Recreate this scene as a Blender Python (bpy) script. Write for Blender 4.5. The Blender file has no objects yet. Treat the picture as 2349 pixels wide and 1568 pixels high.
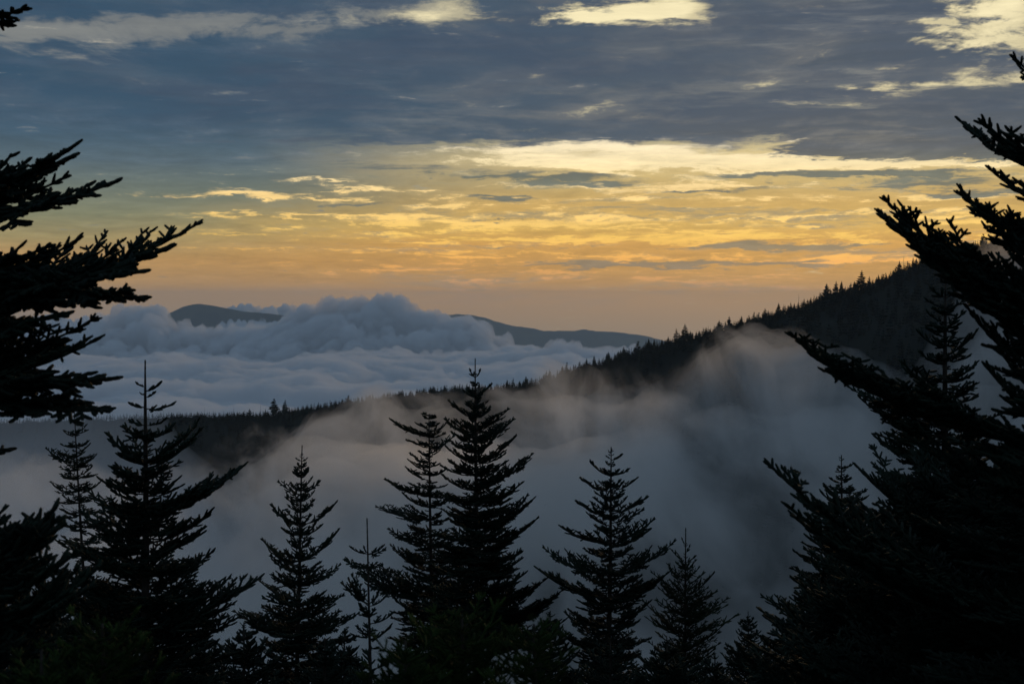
import bpy, math, random, time
import numpy as np
from mathutils import Vector, Matrix, Euler

T_START = time.time()
scene = bpy.context.scene
COL = scene.collection

# ------------------------------------------------------------------ camera
FOCAL_PX = 1024 * 50 / 36.0            # 50 mm lens on a 36 mm sensor
PITCH = math.radians(-1.65)
cam_data = bpy.data.cameras.new('camera')
cam_data.lens = 50
cam_data.sensor_width = 36
cam_data.clip_start = 0.1
cam_data.clip_end = 400000
cam_data.dof.use_dof = True
cam_data.dof.focus_distance = 26
cam_data.dof.aperture_fstop = 4.5
cam = bpy.data.objects.new('camera', cam_data)
cam.rotation_euler = (math.pi / 2 + PITCH, 0, 0)
COL.objects.link(cam)
scene.camera = cam

# ------------------------------------------------------------------ colour management / render
scene.view_settings.view_transform = 'Standard'
scene.view_settings.look = 'None'
scene.view_settings.gamma = 1
scene.view_settings.exposure = 0.0
scene.view_settings.use_curve_mapping = False
scene.render.engine = 'CYCLES'
cy = scene.cycles
cy.use_denoising = True
cy.max_bounces = 9
cy.diffuse_bounces = 2
cy.glossy_bounces = 1
cy.transmission_bounces = 2
cy.volume_bounces = 6
cy.transparent_max_bounces = 48
cy.volume_step_rate = 1.0
cy.volume_max_steps = 256
cy.use_adaptive_sampling = True
cy.adaptive_threshold = 0.015

# ------------------------------------------------------------------ small node-expression helper
class Ex:
    """A float socket that can be used in arithmetic."""
    tree = None
    def __init__(s, v): s.v = v
    @staticmethod
    def op(kind, *a, clamp=False):
        n = Ex.tree.nodes.new('ShaderNodeMath'); n.operation = kind; n.use_clamp = clamp
        for i, x in enumerate(a):
            x = x.v if isinstance(x, Ex) else x
            if isinstance(x, (int, float)): n.inputs[i].default_value = x
            else: Ex.tree.links.new(x, n.inputs[i])
        return Ex(n.outputs[0])
    def __add__(s, o): return Ex.op('ADD', s, o)
    __radd__ = __add__
    def __sub__(s, o): return Ex.op('SUBTRACT', s, o)
    def __rsub__(s, o): return Ex.op('SUBTRACT', o, s)
    def __mul__(s, o): return Ex.op('MULTIPLY', s, o)
    __rmul__ = __mul__
    def __truediv__(s, o): return Ex.op('DIVIDE', s, o)
    def __rtruediv__(s, o): return Ex.op('DIVIDE', o, s)
def fmax(a, b): return Ex.op('MAXIMUM', a, b)
def fmin(a, b): return Ex.op('MINIMUM', a, b)
def clamp01(a): return Ex.op('ADD', a, 0.0, clamp=True)
def smooth(a, lo, hi):
    n = Ex.tree.nodes.new('ShaderNodeMapRange'); n.interpolation_type = 'SMOOTHSTEP'
    Ex.tree.links.new(a.v, n.inputs['Value'])
    for k, x in (('From Min', lo), ('From Max', hi)):
        if isinstance(x, Ex): Ex.tree.links.new(x.v, n.inputs[k])
        else: n.inputs[k].default_value = x
    return Ex(n.outputs['Result'])
def combine(x, y, z):
    n = Ex.tree.nodes.new('ShaderNodeCombineXYZ')
    for i, q in enumerate((x, y, z)):
        if isinstance(q, Ex): Ex.tree.links.new(q.v, n.inputs[i])
        else: n.inputs[i].default_value = q
    return n.outputs[0]
def noise(vec, scale, detail=4, rough=0.5, lac=2.0, dist=0.0, kind='FBM'):
    n = Ex.tree.nodes.new('ShaderNodeTexNoise'); n.noise_type = kind
    n.normalize = True
    Ex.tree.links.new(vec, n.inputs['Vector'])
    n.inputs['Scale'].default_value = scale; n.inputs['Detail'].default_value = detail
    n.inputs['Roughness'].default_value = rough; n.inputs['Lacunarity'].default_value = lac
    n.inputs['Distortion'].default_value = dist
    return Ex(n.outputs['Fac'])
def ramp(fac, stops):
    n = Ex.tree.nodes.new('ShaderNodeValToRGB'); cr = n.color_ramp
    cr.interpolation = 'LINEAR'
    while len(cr.elements) > 1: cr.elements.remove(cr.elements[-1])
    for i, (p, c) in enumerate(stops):
        e = cr.elements[0] if i == 0 else cr.elements.new(p)
        e.position = p; e.color = (*c, 1)
    Ex.tree.links.new(fac.v, n.inputs[0])
    return n.outputs[0]
def mixc(f, a, b, mode='MIX'):
    n = Ex.tree.nodes.new('ShaderNodeMix'); n.data_type = 'RGBA'; n.blend_type = mode; n.clamp_factor = True
    for k, x in ((0, f), (6, a), (7, b)):
        x = x.v if isinstance(x, Ex) else x
        if isinstance(x, bpy.types.NodeSocket): Ex.tree.links.new(x, n.inputs[k])
        elif k == 0: n.inputs[0].default_value = x
        else: n.inputs[k].default_value = (*x, 1)
    return n.outputs[2]
def srgb(h):
    v = [int(h[i:i + 2], 16) / 255 for i in (0, 2, 4)]
    return tuple(c / 12.92 if c <= 0.04045 else ((c + 0.055) / 1.055) ** 2.4 for c in v)

# ------------------------------------------------------------------ sky
SUN_AZ, SUN_EL = 13.0, 6.5             # degrees right of the view axis, above the horizon
world = bpy.data.worlds.new('World')
scene.world = world
world.use_nodes = True
wt = world.node_tree
wt.nodes.clear()
Ex.tree = wt

def AZ(x): return math.degrees(math.atan((x - 1174.5) / 3262))      # a place in the 2349-wide picture as an angle
def EL(y): return -1.65 + math.degrees(math.atan((784 - y) / 3262))

tc = wt.nodes.new('ShaderNodeTexCoord')
sp = wt.nodes.new('ShaderNodeSeparateXYZ')
wt.links.new(tc.outputs['Generated'], sp.inputs[0])
dx, dy, dz = (Ex(o) for o in sp.outputs)
az = Ex.op('DEGREES', Ex.op('ARCTAN2', dx, dy))
el = Ex.op('DEGREES', Ex.op('ARCSINE', dz))
den = fmax(dz, -0.03) + 0.10
plane = combine(dx / den, dy / den, 0.0)       # the cloud layers as seen from below
w1 = noise(plane, 1.1, 3, 0.55)
w2 = noise(combine(dx / den, dy / den, 7.3), 1.1, 3, 0.55)
px_ = dx / den + (w1 - 0.5) * 0.30
py_ = dy / den + (w2 - 0.5) * 0.55
pl2 = combine(px_, py_, 0.0)
n_big = noise(pl2, 1.3, 5, 0.55)
n_mid = noise(combine(px_, py_, 3.1), 3.2, 7, 0.60)
n_fine = noise(combine(px_ * 1.4, py_, 5.7), 7.5, 6, 0.62)
n_fib = noise(combine(px_ * 0.50, py_ * 1.6, 9.2), 5.0, 8, 0.62, dist=0.15)
n_str = noise(combine(az * 0.075 + (w1 - 0.5) * 0.6, el * 0.95 + (n_mid - 0.5) * 0.8 + (w2 - 0.5) * 0.7, 2.2), 1.5, 8, 0.62)   # long level streaks
n_thin = noise(combine(az * 0.20 + (n_mid - 0.5) * 0.8, el * 3.2 + (n_mid - 0.5) * 2.2 + (w1 - 0.5) * 2.0, 4.4), 1.3, 8, 0.62)
n_str2 = noise(combine(az * 0.13, el * 1.2 + (n_mid - 0.5) * 1.2, 8.8), 2.6, 8, 0.66)

# angles bent a little by noise so that the placed clouds get ragged outlines
azw = az + (noise(pl2, 2.3, 6, 0.6) - 0.5) * 3.0 + (n_fine - 0.5) * 2.0
elw = el - 0.12 + (n_mid - 0.5) * 1.0 + (n_str2 - 0.5) * 0.8
SOFT = {}
def blob(x, y, rx, ry, amp, tilt=0.0, soft=False):
    a = (az if soft else azw) - AZ(x); e = (el if soft else elw) - EL(y)
    if tilt: e = e - a * tilt
    kx = 1 / (rx / 57.0); ky = 1 / (ry / 57.0)
    r2 = (a * kx) * (a * kx) + (e * ky) * (e * ky)
    return Ex.op('EXPONENT', r2 * -1.0) * amp
def total(l):
    s = l[0]
    for q in l[1:]: s = s + q
    return s

u = clamp01((el + 2.0) / 16.0)
def U(y): return (EL(y) + 2.0) / 16.0
right = ramp(u, [(0, srgb('947a5e')), (U(750), srgb('a0815a')), (U(700), srgb('b28650')), (U(650), srgb('bc8a4a')), (U(600), srgb('c69044')),
                 (U(560), srgb('d49c48')), (U(520), srgb('d8ac54')), (U(470), srgb('cda55a')), (U(420), srgb('cbad6c')), (U(360), srgb('e2c98c')),
                 (U(300), srgb('aaa68c')), (U(200), srgb('8a8a82')), (U(60), srgb('90908a')), (1, srgb('8a8c8a'))])
left = ramp(u, [(0, srgb('8a7c6a')), (U(750), srgb('988064')), (U(700), srgb('aa8454')), (U(650), srgb('b08650')), (U(600), srgb('b68a50')),
                (U(550), srgb('9a895c')), (U(500), srgb('7c7c60')), (U(440), srgb('666f66')), (U(380), srgb('4e5f69')), (U(320), srgb('3d5568')),
                (U(200), srgb('34506a')), (U(140), srgb('3c5368')), (U(80), srgb('46586a')), (1, srgb('46586a'))])
rear = ramp(clamp01((el + 5.0) / 95.0), [(0, srgb('3c454f')), (0.06, srgb('424f5c')), (0.18, srgb('4c5e70')), (0.3, srgb('576b82')), (1, srgb('5e748b'))])
shift = smooth(el, EL(540), EL(400))
k_side = smooth(az + (n_big - 0.5) * 7 - shift * 6.0, AZ(150), AZ(1150))
base = mixc(k_side, left, right)
# deck of slate cloud over the upper half
deck_col = mixc(smooth(az, AZ(200), AZ(2000)), srgb('2e4960'), srgb('414e5e'))
deck_col = mixc(smooth(n_mid, 0.38, 0.72), deck_col, mixc(k_side, srgb('48596a'), srgb('6a6c6e')))
edge = EL(352) + smooth(az, AZ(1100), AZ(100)) * -0.2
deck = smooth(elw + (n_big - 0.5) * 1.4 + (n_thin - 0.5) * 1.4 + (n_str2 - 0.5) * 0.8, edge - 0.1, edge + 0.45 + smooth(az, AZ(1000), AZ(0)) * 2.4)
thin = smooth(n_mid * 0.6 + n_thin * 0.4 + (n_big - 0.5) * 0.5, 0.485, 0.62) * smooth(az, AZ(1200), AZ(2150)) * smooth(elw, EL(285), EL(245)) * 0.8
deck = deck * (1.0 - thin)
holes = total([blob(1390, 48, 175, 30, 1.35, 0.05), blob(1530, 24, 90, 26, 0.95), blob(970, 42, 170, 26, 0.85, 0.05), blob(1050, 10, 80, 14, 0.35),
               blob(2290, 60, 130, 46, 0.95, -0.05), blob(2230, 135, 190, 46, 0.95), blob(2150, 222, 260, 20, 0.75),
               blob(2330, 20, 60, 40, 0.6), blob(1800, 255, 300, 10, 0.3), blob(230, 92, 560, 34, 1.0, 0.075, soft=True), blob(0, 120, 300, 34, 0.3, soft=True),
               blob(60, 160, 320, 10, 0.32), blob(1330, 145, 90, 10, 0.3), blob(520, 205, 60, 6, 0.2)])
hole = smooth(holes + (n_mid - 0.5) * 2.1 + (n_fib - 0.5) * 1.3 + (n_fine - 0.5) * 2.0, 0.36, 0.92)
hole_col = mixc(smooth(az, AZ(800), AZ(1250)), srgb('6f7375'), srgb('cfc29a'))
hole_col = mixc(smooth(holes + (n_fine - 0.5) * 1.2, 0.7, 1.3), hole_col, mixc(smooth(az, AZ(600), AZ(950)), srgb('7c7e7c'), srgb('f6e7b8')))
sky_c = mixc(deck, base, deck_col)
sky_c = mixc(hole, sky_c, hole_col)

# lower layers: grey bands and gilded streaks
low = smooth(el, EL(330), EL(420)) * smooth(el, EL(740), EL(640))
streak = smooth(n_str * 0.55 + n_thin * 0.45 + (n_str2 - 0.5) * 0.4, 0.49, 0.62) * low
grey_low = mixc(smooth(el, EL(640), EL(430)), srgb('8d7a66'), srgb('6f7468'))
sky_c = mixc(streak * 0.75 * smooth(az, AZ(100), AZ(1300)), sky_c, grey_low)
gild_n = smooth(n_str2 + (n_fine - 0.5) * 0.5, 0.47, 0.62) * low * smooth(az, AZ(150), AZ(1200))
gild = total([blob(640, 458, 330, 7, 0.7), blob(900, 440, 200, 6, 0.6), blob(820, 502, 260, 6, 0.6), blob(1250, 346, 330, 12, 1.0, 0.01),
              blob(1180, 366, 200, 8, 0.5), blob(1540, 366, 290, 14, 1.5), blob(1650, 385, 380, 16, 1.4), blob(1990, 392, 260, 10, 1.9),
              blob(1950, 329, 150, 6, 1.9, 0.03), blob(1500, 438, 260, 14, 0.9), blob(1380, 380, 260, 8, 0.9), blob(2100, 505, 260, 5, 0.7), blob(480, 464, 150, 4, 0.55), blob(520, 545, 260, 4, 0.55), blob(700, 580, 300, 5, 0.5), blob(760, 425, 160, 5, 0.7), blob(560, 500, 160, 3, 0.5), blob(1000, 610, 260, 4, 0.5), blob(1060, 480, 160, 5, 0.6), blob(1750, 470, 330, 8, 0.65), blob(1180, 518, 440, 16, 1.05),
              blob(1560, 545, 300, 9, 0.7), blob(1800, 556, 420, 5, 0.85), blob(1650, 598, 400, 4, 0.85), blob(1250, 590, 320, 4, 0.9), blob(1050, 625, 320, 4, 0.75), blob(1900, 605, 260, 4, 0.9), blob(1350, 558, 420, 5, 0.8),
              blob(1480, 645, 220, 5, 0.55), blob(2240, 528, 110, 8, 1.0), blob(2200, 470, 120, 6, 0.8), blob(1150, 560, 420, 6, 0.45)])
gf = smooth(el, -0.7, 0.1) * smooth(gild * 0.9 + gild_n * 0.40 + (n_str2 - 0.5) * 1.2 + (n_thin - 0.5) * 1.5 + (n_fine - 0.5) * 1.0, 0.28, 0.95)
gcol = ramp(u, [(U(680), srgb('c0875c')), (U(600), srgb('f2ab4c')), (U(540), srgb('f8c65a')), (U(450), srgb('fcd488')), (U(380), srgb('ffe8b2')), (U(300), srgb('ffeecb'))])
sky_c = mixc(gf * 0.95, sky_c, gcol)
dark = total([blob(1880, 296, 330, 22, 2.2), blob(2280, 300, 260, 30, 2.0), blob(2270, 352, 330, 26, 2.6, 0.0), blob(1990, 357, 150, 13, 1.7, 0.0), blob(1160, 461, 85, 6, 1.0),
              blob(830, 478, 170, 7, 0.75), blob(1150, 412, 240, 12, 0.75), blob(1350, 425, 180, 14, 0.6), blob(720, 437, 60, 6, 0.6),
              blob(1750, 407, 130, 6, 0.8), blob(2150, 440, 200, 12, 0.85), blob(2250, 462, 140, 9, 0.9), blob(1760, 432, 18, 4, 0.8),
              blob(1140, 508, 95, 4, 0.8), blob(1740, 575, 210, 9, 0.95), blob(1960, 570, 150, 5, 0.6), blob(1560, 613, 420, 8, 1.25), blob(2000, 418, 260, 8, 1.1), blob(1650, 447, 200, 6, 0.8),
              blob(900, 390, 250, 16, 0.5), blob(2350, 250, 300, 30, 0.8), blob(1450, 500, 60, 5, 0.3), blob(2000, 160, 210, 14, 0.9),
              blob(1250, 575, 300, 5, 0.5), blob(700, 330, 400, 30, 0.5)])
df = smooth(el, -0.7, 0.1) * smooth(dark + (n_str2 - 0.5) * 1.0 + (n_thin - 0.5) * 1.2 + (n_fib - 0.5) * 0.5 + (n_fine - 0.5) * 0.8, 0.32, 0.75)
dcol = ramp(u, [(U(640), srgb('85715f')), (U(580), srgb('86755c')), (U(480), srgb('6b6c62')), (U(410), srgb('62685f')), (U(350), srgb('444e5b')), (U(200), srgb('3c4a5a'))])
sky_c = mixc(df * 0.98, sky_c, dcol)
# fine wisps everywhere in the deck and a faint ribbing lower down
wisp = smooth(n_fib * 0.40 + n_str * 0.45 + n_mid * 0.15 + (n_fine - 0.5) * 0.25, 0.48, 0.62) * smooth(el, EL(420), EL(330)) * (1.0 - hole)
sky_c = mixc(wisp * 0.34, sky_c, mixc(smooth(az, AZ(300), AZ(1500)), srgb('55697c'), srgb('8d8678')))
dim = smooth(n_big * 0.6 + n_mid * 0.2 + n_str * 0.4 - 0.1 + (n_fib - 0.5) * 0.2, 0.40, 0.58) * smooth(el, EL(330), EL(230)) * (1.0 - hole)
sky_c = mixc(dim * 0.78, sky_c, srgb('33445a'))
rib = (n_str2 - 0.5) * 0.6 + (n_str - 0.5) * 0.35 + (n_thin - 0.5) * 0.7 + (n_fine - 0.5) * 0.4
rib = 1.0 + rib * smooth(el, -0.5, 1.2) * (0.95 - smooth(el, EL(360), EL(250)) * 0.62)
sky_c = mixc(1.0, sky_c, combine(rib, rib, rib), 'MULTIPLY')
# far from the sunset the same layer goes on as plain slate cloud
behind = smooth(Ex.op('ABSOLUTE', az), 26.0, 75.0)
sky_c = mixc(behind, sky_c, mixc(smooth(n_mid, 0.35, 0.7) * 0.5, rear, srgb('5c6a78')))
up = smooth(el, 14.0, 34.0)
sky_c = mixc(up, sky_c, mixc(smooth(n_mid, 0.35, 0.7) * 0.5, rear, srgb('6a7580')))

nish = wt.nodes.new('ShaderNodeTexSky')
nish.sky_type = 'NISHITA'; nish.sun_disc = False
nish.sun_elevation = math.radians(SUN_EL)
nish.sun_rotation = math.radians(SUN_AZ)
nish.altitude = 2000
bg1 = wt.nodes.new('ShaderNodeBackground'); bg1.inputs['Strength'].default_value = 0.004
wt.links.new(nish.outputs[0], bg1.inputs[0])
bg2 = wt.nodes.new('ShaderNodeBackground'); bg2.inputs['Strength'].default_value = 1.0
wt.links.new(sky_c, bg2.inputs[0])
addn = wt.nodes.new('ShaderNodeAddShader')
wt.links.new(bg1.outputs[0], addn.inputs[0]); wt.links.new(bg2.outputs[0], addn.inputs[1])
wo = wt.nodes.new('ShaderNodeOutputWorld')
wt.links.new(addn.outputs[0], wo.inputs['Surface'])
world.cycles.sampling_method = 'MANUAL'
world.cycles.sample_map_resolution = 1024

# ------------------------------------------------------------------ sun (behind the cloud to the right, low)
sun_d = bpy.data.lights.new('sun', 'SUN')
sun_d.energy = 0.5
sun_d.color = (1.0, 0.66, 0.34)
sun_d.angle = math.radians(4.0)
sun = bpy.data.objects.new('sun', sun_d)
_e, _a = math.radians(SUN_EL), math.radians(SUN_AZ)
_dir = Vector((math.sin(_a) * math.cos(_e), math.cos(_a) * math.cos(_e), math.sin(_e)))
sun.rotation_euler = _dir.to_track_quat('Z', 'Y').to_euler()
COL.objects.link(sun)

# ------------------------------------------------------------------ helpers
rng = np.random.default_rng(11)
R = random.Random(5)
CP, SP = math.cos(PITCH), math.sin(PITCH)

def at(x, y, depth):
    """World point seen at (x, y) of the 2349 x 1568 picture, at the given distance along Y."""
    uu = (x - 1174.5) / 3262.0; vv = (784.0 - y) / 3262.0
    Y = CP - vv * SP; Z = SP + vv * CP
    return Vector((uu * depth / Y, depth, Z * depth / Y))

def tag(o, label=None, cat=None, group=None, kind=None):
    if label: o['label'] = label
    if cat: o['category'] = cat
    if group: o['group'] = group
    if kind: o['kind'] = kind
    return o

def link(name, data, parent=None, mat=None):
    o = bpy.data.objects.new(name, data); COL.objects.link(o)
    if parent is not None: o.parent = parent
    if mat is not None and data is not None and not data.materials: data.materials.append(mat)
    return o

def mesh_from(name, verts, faces, smooth_=True):
    """verts (n,3) array; faces: list of equal-length index arrays or one 2D array (or list of 2D arrays)"""
    me = bpy.data.meshes.new(name)
    verts = np.asarray(verts, dtype=np.float32)
    if isinstance(faces, np.ndarray): faces = [faces]
    me.vertices.add(len(verts)); me.vertices.foreach_set('co', verts.ravel())
    flat = np.concatenate([f.ravel() for f in faces]).astype(np.int32)
    sizes = np.concatenate([np.full(len(f), f.shape[1]) for f in faces])
    starts = np.concatenate([[0], np.cumsum(sizes)[:-1]]).astype(np.int32)
    me.loops.add(len(flat)); me.loops.foreach_set('vertex_index', flat)
    me.polygons.add(len(sizes)); me.polygons.foreach_set('loop_start', starts)
    try: me.polygons.foreach_set('loop_total', sizes.astype(np.int32))
    except Exception: pass
    me.polygons.foreach_set('use_smooth', np.full(len(sizes), smooth_))
    me.update(calc_edges=True)
    return me

# vectorised gradient noise
_perm = np.random.default_rng(3).permutation(256)
_perm = np.concatenate([_perm, _perm])
_g = np.random.default_rng(4).normal(size=(256, 3)); _g /= np.linalg.norm(_g, axis=1)[:, None]
def pnoise(x, y, z):
    x, y, z = np.broadcast_arrays(x, y, z)
    xi, yi, zi = np.floor(x).astype(int), np.floor(y).astype(int), np.floor(z).astype(int)
    xf, yf, zf = x - xi, y - yi, z - zi
    s = lambda t: t * t * t * (t * (t * 6 - 15) + 10)
    U_, V_, W_ = s(xf), s(yf), s(zf)
    out = 0
    for i in (0, 1):
        for j in (0, 1):
            for k in (0, 1):
                h = _perm[_perm[_perm[(xi + i) & 255] + ((yi + j) & 255)] + ((zi + k) & 255)]
                gr = _g[h]
                d = gr[..., 0] * (xf - i) + gr[..., 1] * (yf - j) + gr[..., 2] * (zf - k)
                out = out + d * (U_ if i else 1 - U_) * (V_ if j else 1 - V_) * (W_ if k else 1 - W_)
    return out
def fbm(x, y, z, octs=4, rough=0.5):
    o = 0; a = 1.0
    for k in range(octs):
        o = o + a * pnoise(x * 2 ** k + 13.7 * k, y * 2 ** k - 7.1 * k, z * 2 ** k + 3.3 * k); a *= rough
    return o
def billow(x, y, z, octs=4, rough=0.5):
    o = 0; a = 1.0
    for k in range(octs):
        o = o + a * (1 - 2.4 * np.abs(pnoise(x * 2 ** k + 5.7 * k, y * 2 ** k - 2.1 * k, z * 2 ** k + 9.3 * k))); a *= rough
    return o
def sstep(x, a, b):
    t = np.clip((x - a) / (b - a), 0, 1); return t * t * (3 - 2 * t)

# ------------------------------------------------------------------ materials
def new_mat(name):
    m = bpy.data.materials.new(name); m.use_nodes = True
    t = m.node_tree; t.nodes.clear(); Ex.tree = t
    out = t.nodes.new('ShaderNodeOutputMaterial')
    return m, t, out
def surface(name, c1, c2, scale, rough=0.8, detail=4, bump=0.0, vary=0.0, trans=0.0):
    m, t, out = new_mat(name)
    tcn = t.nodes.new('ShaderNodeTexCoord')
    n = noise(tcn.outputs['Object'], scale, detail, 0.6)
    col = mixc(smooth(n, 0.35, 0.68), c1, c2)
    if vary:
        oi = t.nodes.new('ShaderNodeObjectInfo')
        f = Ex(oi.outputs['Random']) * (2 * vary) + (1 - vary)
        col = mixc(1.0, col, combine(f, f, f), 'MULTIPLY')
    b = t.nodes.new('ShaderNodeBsdfPrincipled')
    t.links.new(col, b.inputs['Base Color']); b.inputs['Roughness'].default_value = rough
    b.inputs['Specular IOR Level'].default_value = 0.12
    if bump:
        bn = t.nodes.new('ShaderNodeBump'); bn.inputs['Strength'].default_value = bump
        t.links.new(n.v, bn.inputs['Height']); t.links.new(bn.outputs[0], b.inputs['Normal'])
    sh = b.outputs[0]
    if trans:
        tr = t.nodes.new('ShaderNodeBsdfTranslucent'); t.links.new(col, tr.inputs[0])
        mx = t.nodes.new('ShaderNodeMixShader'); mx.inputs[0].default_value = trans
        t.links.new(sh, mx.inputs[1]); t.links.new(tr.outputs[0], mx.inputs[2]); sh = mx.outputs[0]
    t.links.new(sh, out.inputs['Surface'])
    return m
def volume(name, color, density, aniso, absorb=None):
    m, t, out = new_mat(name)
    v = t.nodes.new('ShaderNodeVolumePrincipled')
    v.inputs['Color'].default_value = (*color, 1); v.inputs['Density'].default_value = density
    v.inputs['Anisotropy'].default_value = aniso
    v.inputs['Density Attribute'].default_value = ''
    if absorb: v.inputs['Absorption Color'].default_value = (*absorb, 1)
    t.links.new(v.outputs[0], out.inputs['Volume'])
    m.cycles.homogeneous_volume = True
    return m

M_bark = surface('bark', (0.035, 0.028, 0.022), (0.075, 0.062, 0.05), 14, 0.9, 5, 0.4)
M_needle = surface('fir_needles', (0.008, 0.017, 0.012), (0.016, 0.029, 0.018), 3, 0.75, 3, 0, 0.25)
M_spruce = surface('spruce_needles', (0.014, 0.022, 0.012), (0.028, 0.040, 0.019), 3, 0.75, 3, 0, 0.25)
M_young = surface('young_needles', (0.012, 0.028, 0.006), (0.026, 0.048, 0.008), 5, 0.8, 3, 0, 0.3)
M_far = surface('far_spruce_needles', (0.012, 0.02, 0.015), (0.028, 0.038, 0.024), 0.6, 0.8, 4, 0, 0.3)
M_forest = surface('slope_forest', (0.007, 0.012, 0.010), (0.018, 0.024, 0.017), 0.05, 0.85, 6)
M_ground = surface('ground_cover', (0.010, 0.014, 0.012), (0.020, 0.024, 0.018), 0.02, 0.95, 8, 0.3)
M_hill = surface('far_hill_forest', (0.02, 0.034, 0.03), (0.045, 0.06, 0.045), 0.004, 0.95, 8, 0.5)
M_dead = surface('dead_wood', (0.08, 0.075, 0.07), (0.15, 0.14, 0.13), 8, 0.9, 4)

# ------------------------------------------------------------------ ground: one sheet from the camera to the horizon
CREST = [(-900, 1010, 1750), (-400, 985, 1600), (0, 968, 1500), (250, 958, 1450), (400, 955, 1420), (600, 952, 1380), (700, 938, 1360), (850, 915, 1330),
         (1000, 895, 1300), (1150, 890, 1280), (1220, 880, 1270), (1300, 855, 1260), (1450, 808, 1240), (1550, 781, 1220), (1700, 744, 1200), (1850, 697, 1180),
         (2000, 648, 1160), (2100, 610, 1150), (2200, 578, 1140), (2349, 532, 1120), (2700, 440, 1080), (3300, 330, 1000)]
cr = np.array([at(x, y + 1, d) for x, y, d in CREST])
def crest_at(az_):                                    # az in degrees -> crest distance and height
    ca = np.degrees(np.arctan2(cr[:, 0], cr[:, 1])); rr = np.hypot(cr[:, 0], cr[:, 1])
    return np.interp(az_, ca, rr), np.interp(az_, ca, cr[:, 2])
def ground_z(X, Y):
    a = np.degrees(np.arctan2(X, Y)); r = np.hypot(X, Y)
    rc, zc = crest_at(np.clip(a, -32, 45))
    d = rc - r
    ridge = zc - np.where(d > 0, d * 0.52, -d * 0.60) - 4 * np.exp(-(d / 25.0) ** 2) * 0
    gully = fbm(X * 0.004, Y * 0.004, 0.5, 4) * np.clip(np.abs(d) / 60, 0, 1) * 28
    ridge = ridge + gully
    near = -1.75 - 0.40 * np.clip(Y - 1.2, 0, None) - 0.10 * np.clip(-Y, 0, 400) * 0 + 0.05 * np.clip(-Y, 0, 600) - 0.12 * np.clip(np.abs(X) - 60, 0, None)
    near = near + fbm(X * 0.35, Y * 0.35, 2.2, 3) * 0.25 * np.clip(r / 6, 0, 1) + fbm(X * 0.01, Y * 0.01, 4.2, 3) * 12 * np.clip((r - 40) / 100, 0, 1)
    floor = -520 - 260 * sstep(r, 2500, 9000) + fbm(X * 0.0006, Y * 0.0006, 1.1, 5) * 220 * sstep(r, 1500, 5000)
    floor = floor - 350 * sstep(r, 5000, 20000)
    z = np.maximum(np.maximum(ridge * np.where(np.abs(a) < 60, 1, 1), near), floor)
    return np.where(np.abs(a) > 75, np.maximum(near, floor), z)
azs = np.radians(np.concatenate([np.arange(-180, -30, 5.0), np.arange(-30, 34, 0.3), np.arange(34, 180.1, 5.0)]))
rs = np.concatenate([[0.01], np.geomspace(1.0, 900, 110), np.linspace(910, 1700, 90), np.geomspace(1750, 27000, 60)])
AA, RR = np.meshgrid(azs, rs, indexing='ij')
GX, GY = RR * np.sin(AA), RR * np.cos(AA)
GZ = ground_z(GX, GY)
na, nr = AA.shape
def grid_faces(n, m):
    i = np.arange(n - 1)[:, None] * m + np.arange(m - 1)[None, :]
    return np.stack([i, i + 1, i + m + 1, i + m], -1).reshape(-1, 4)
gm = mesh_from('ground', np.stack([GX, GY, GZ], -1).reshape(-1, 3), grid_faces(na, nr)[:, ::-1])
tag(link('ground', gm, None, M_ground), kind='structure', label='dark forested mountain ground falling away into the misty valley')

# ------------------------------------------------------------------ distant mountains above the cloud sea
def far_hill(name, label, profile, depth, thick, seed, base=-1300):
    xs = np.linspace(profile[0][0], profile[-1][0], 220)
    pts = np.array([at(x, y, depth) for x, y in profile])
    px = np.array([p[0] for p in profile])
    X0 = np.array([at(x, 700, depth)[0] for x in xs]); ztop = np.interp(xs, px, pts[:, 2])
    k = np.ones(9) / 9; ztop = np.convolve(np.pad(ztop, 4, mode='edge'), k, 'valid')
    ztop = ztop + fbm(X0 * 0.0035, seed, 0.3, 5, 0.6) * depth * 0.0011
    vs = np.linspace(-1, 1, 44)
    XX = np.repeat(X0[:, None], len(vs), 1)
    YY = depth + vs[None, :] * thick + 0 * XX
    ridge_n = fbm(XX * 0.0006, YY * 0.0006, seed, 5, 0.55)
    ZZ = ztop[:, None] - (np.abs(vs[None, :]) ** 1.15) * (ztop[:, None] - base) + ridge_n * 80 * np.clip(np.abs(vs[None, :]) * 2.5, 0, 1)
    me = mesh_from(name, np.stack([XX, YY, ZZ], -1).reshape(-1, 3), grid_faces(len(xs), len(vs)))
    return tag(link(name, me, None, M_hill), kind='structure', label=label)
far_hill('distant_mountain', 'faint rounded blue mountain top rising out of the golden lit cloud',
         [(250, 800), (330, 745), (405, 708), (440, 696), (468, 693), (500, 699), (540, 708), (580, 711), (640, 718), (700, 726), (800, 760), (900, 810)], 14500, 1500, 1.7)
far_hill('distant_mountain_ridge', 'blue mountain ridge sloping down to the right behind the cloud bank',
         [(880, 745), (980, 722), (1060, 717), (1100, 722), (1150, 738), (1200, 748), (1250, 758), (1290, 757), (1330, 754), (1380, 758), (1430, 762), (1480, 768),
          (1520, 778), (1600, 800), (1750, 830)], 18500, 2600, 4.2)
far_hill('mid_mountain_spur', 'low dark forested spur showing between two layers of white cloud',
         [(1020, 850), (1100, 805), (1150, 795), (1210, 792), (1260, 796), (1330, 815), (1420, 850)], 7800, 900, 7.4, -900)

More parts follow.
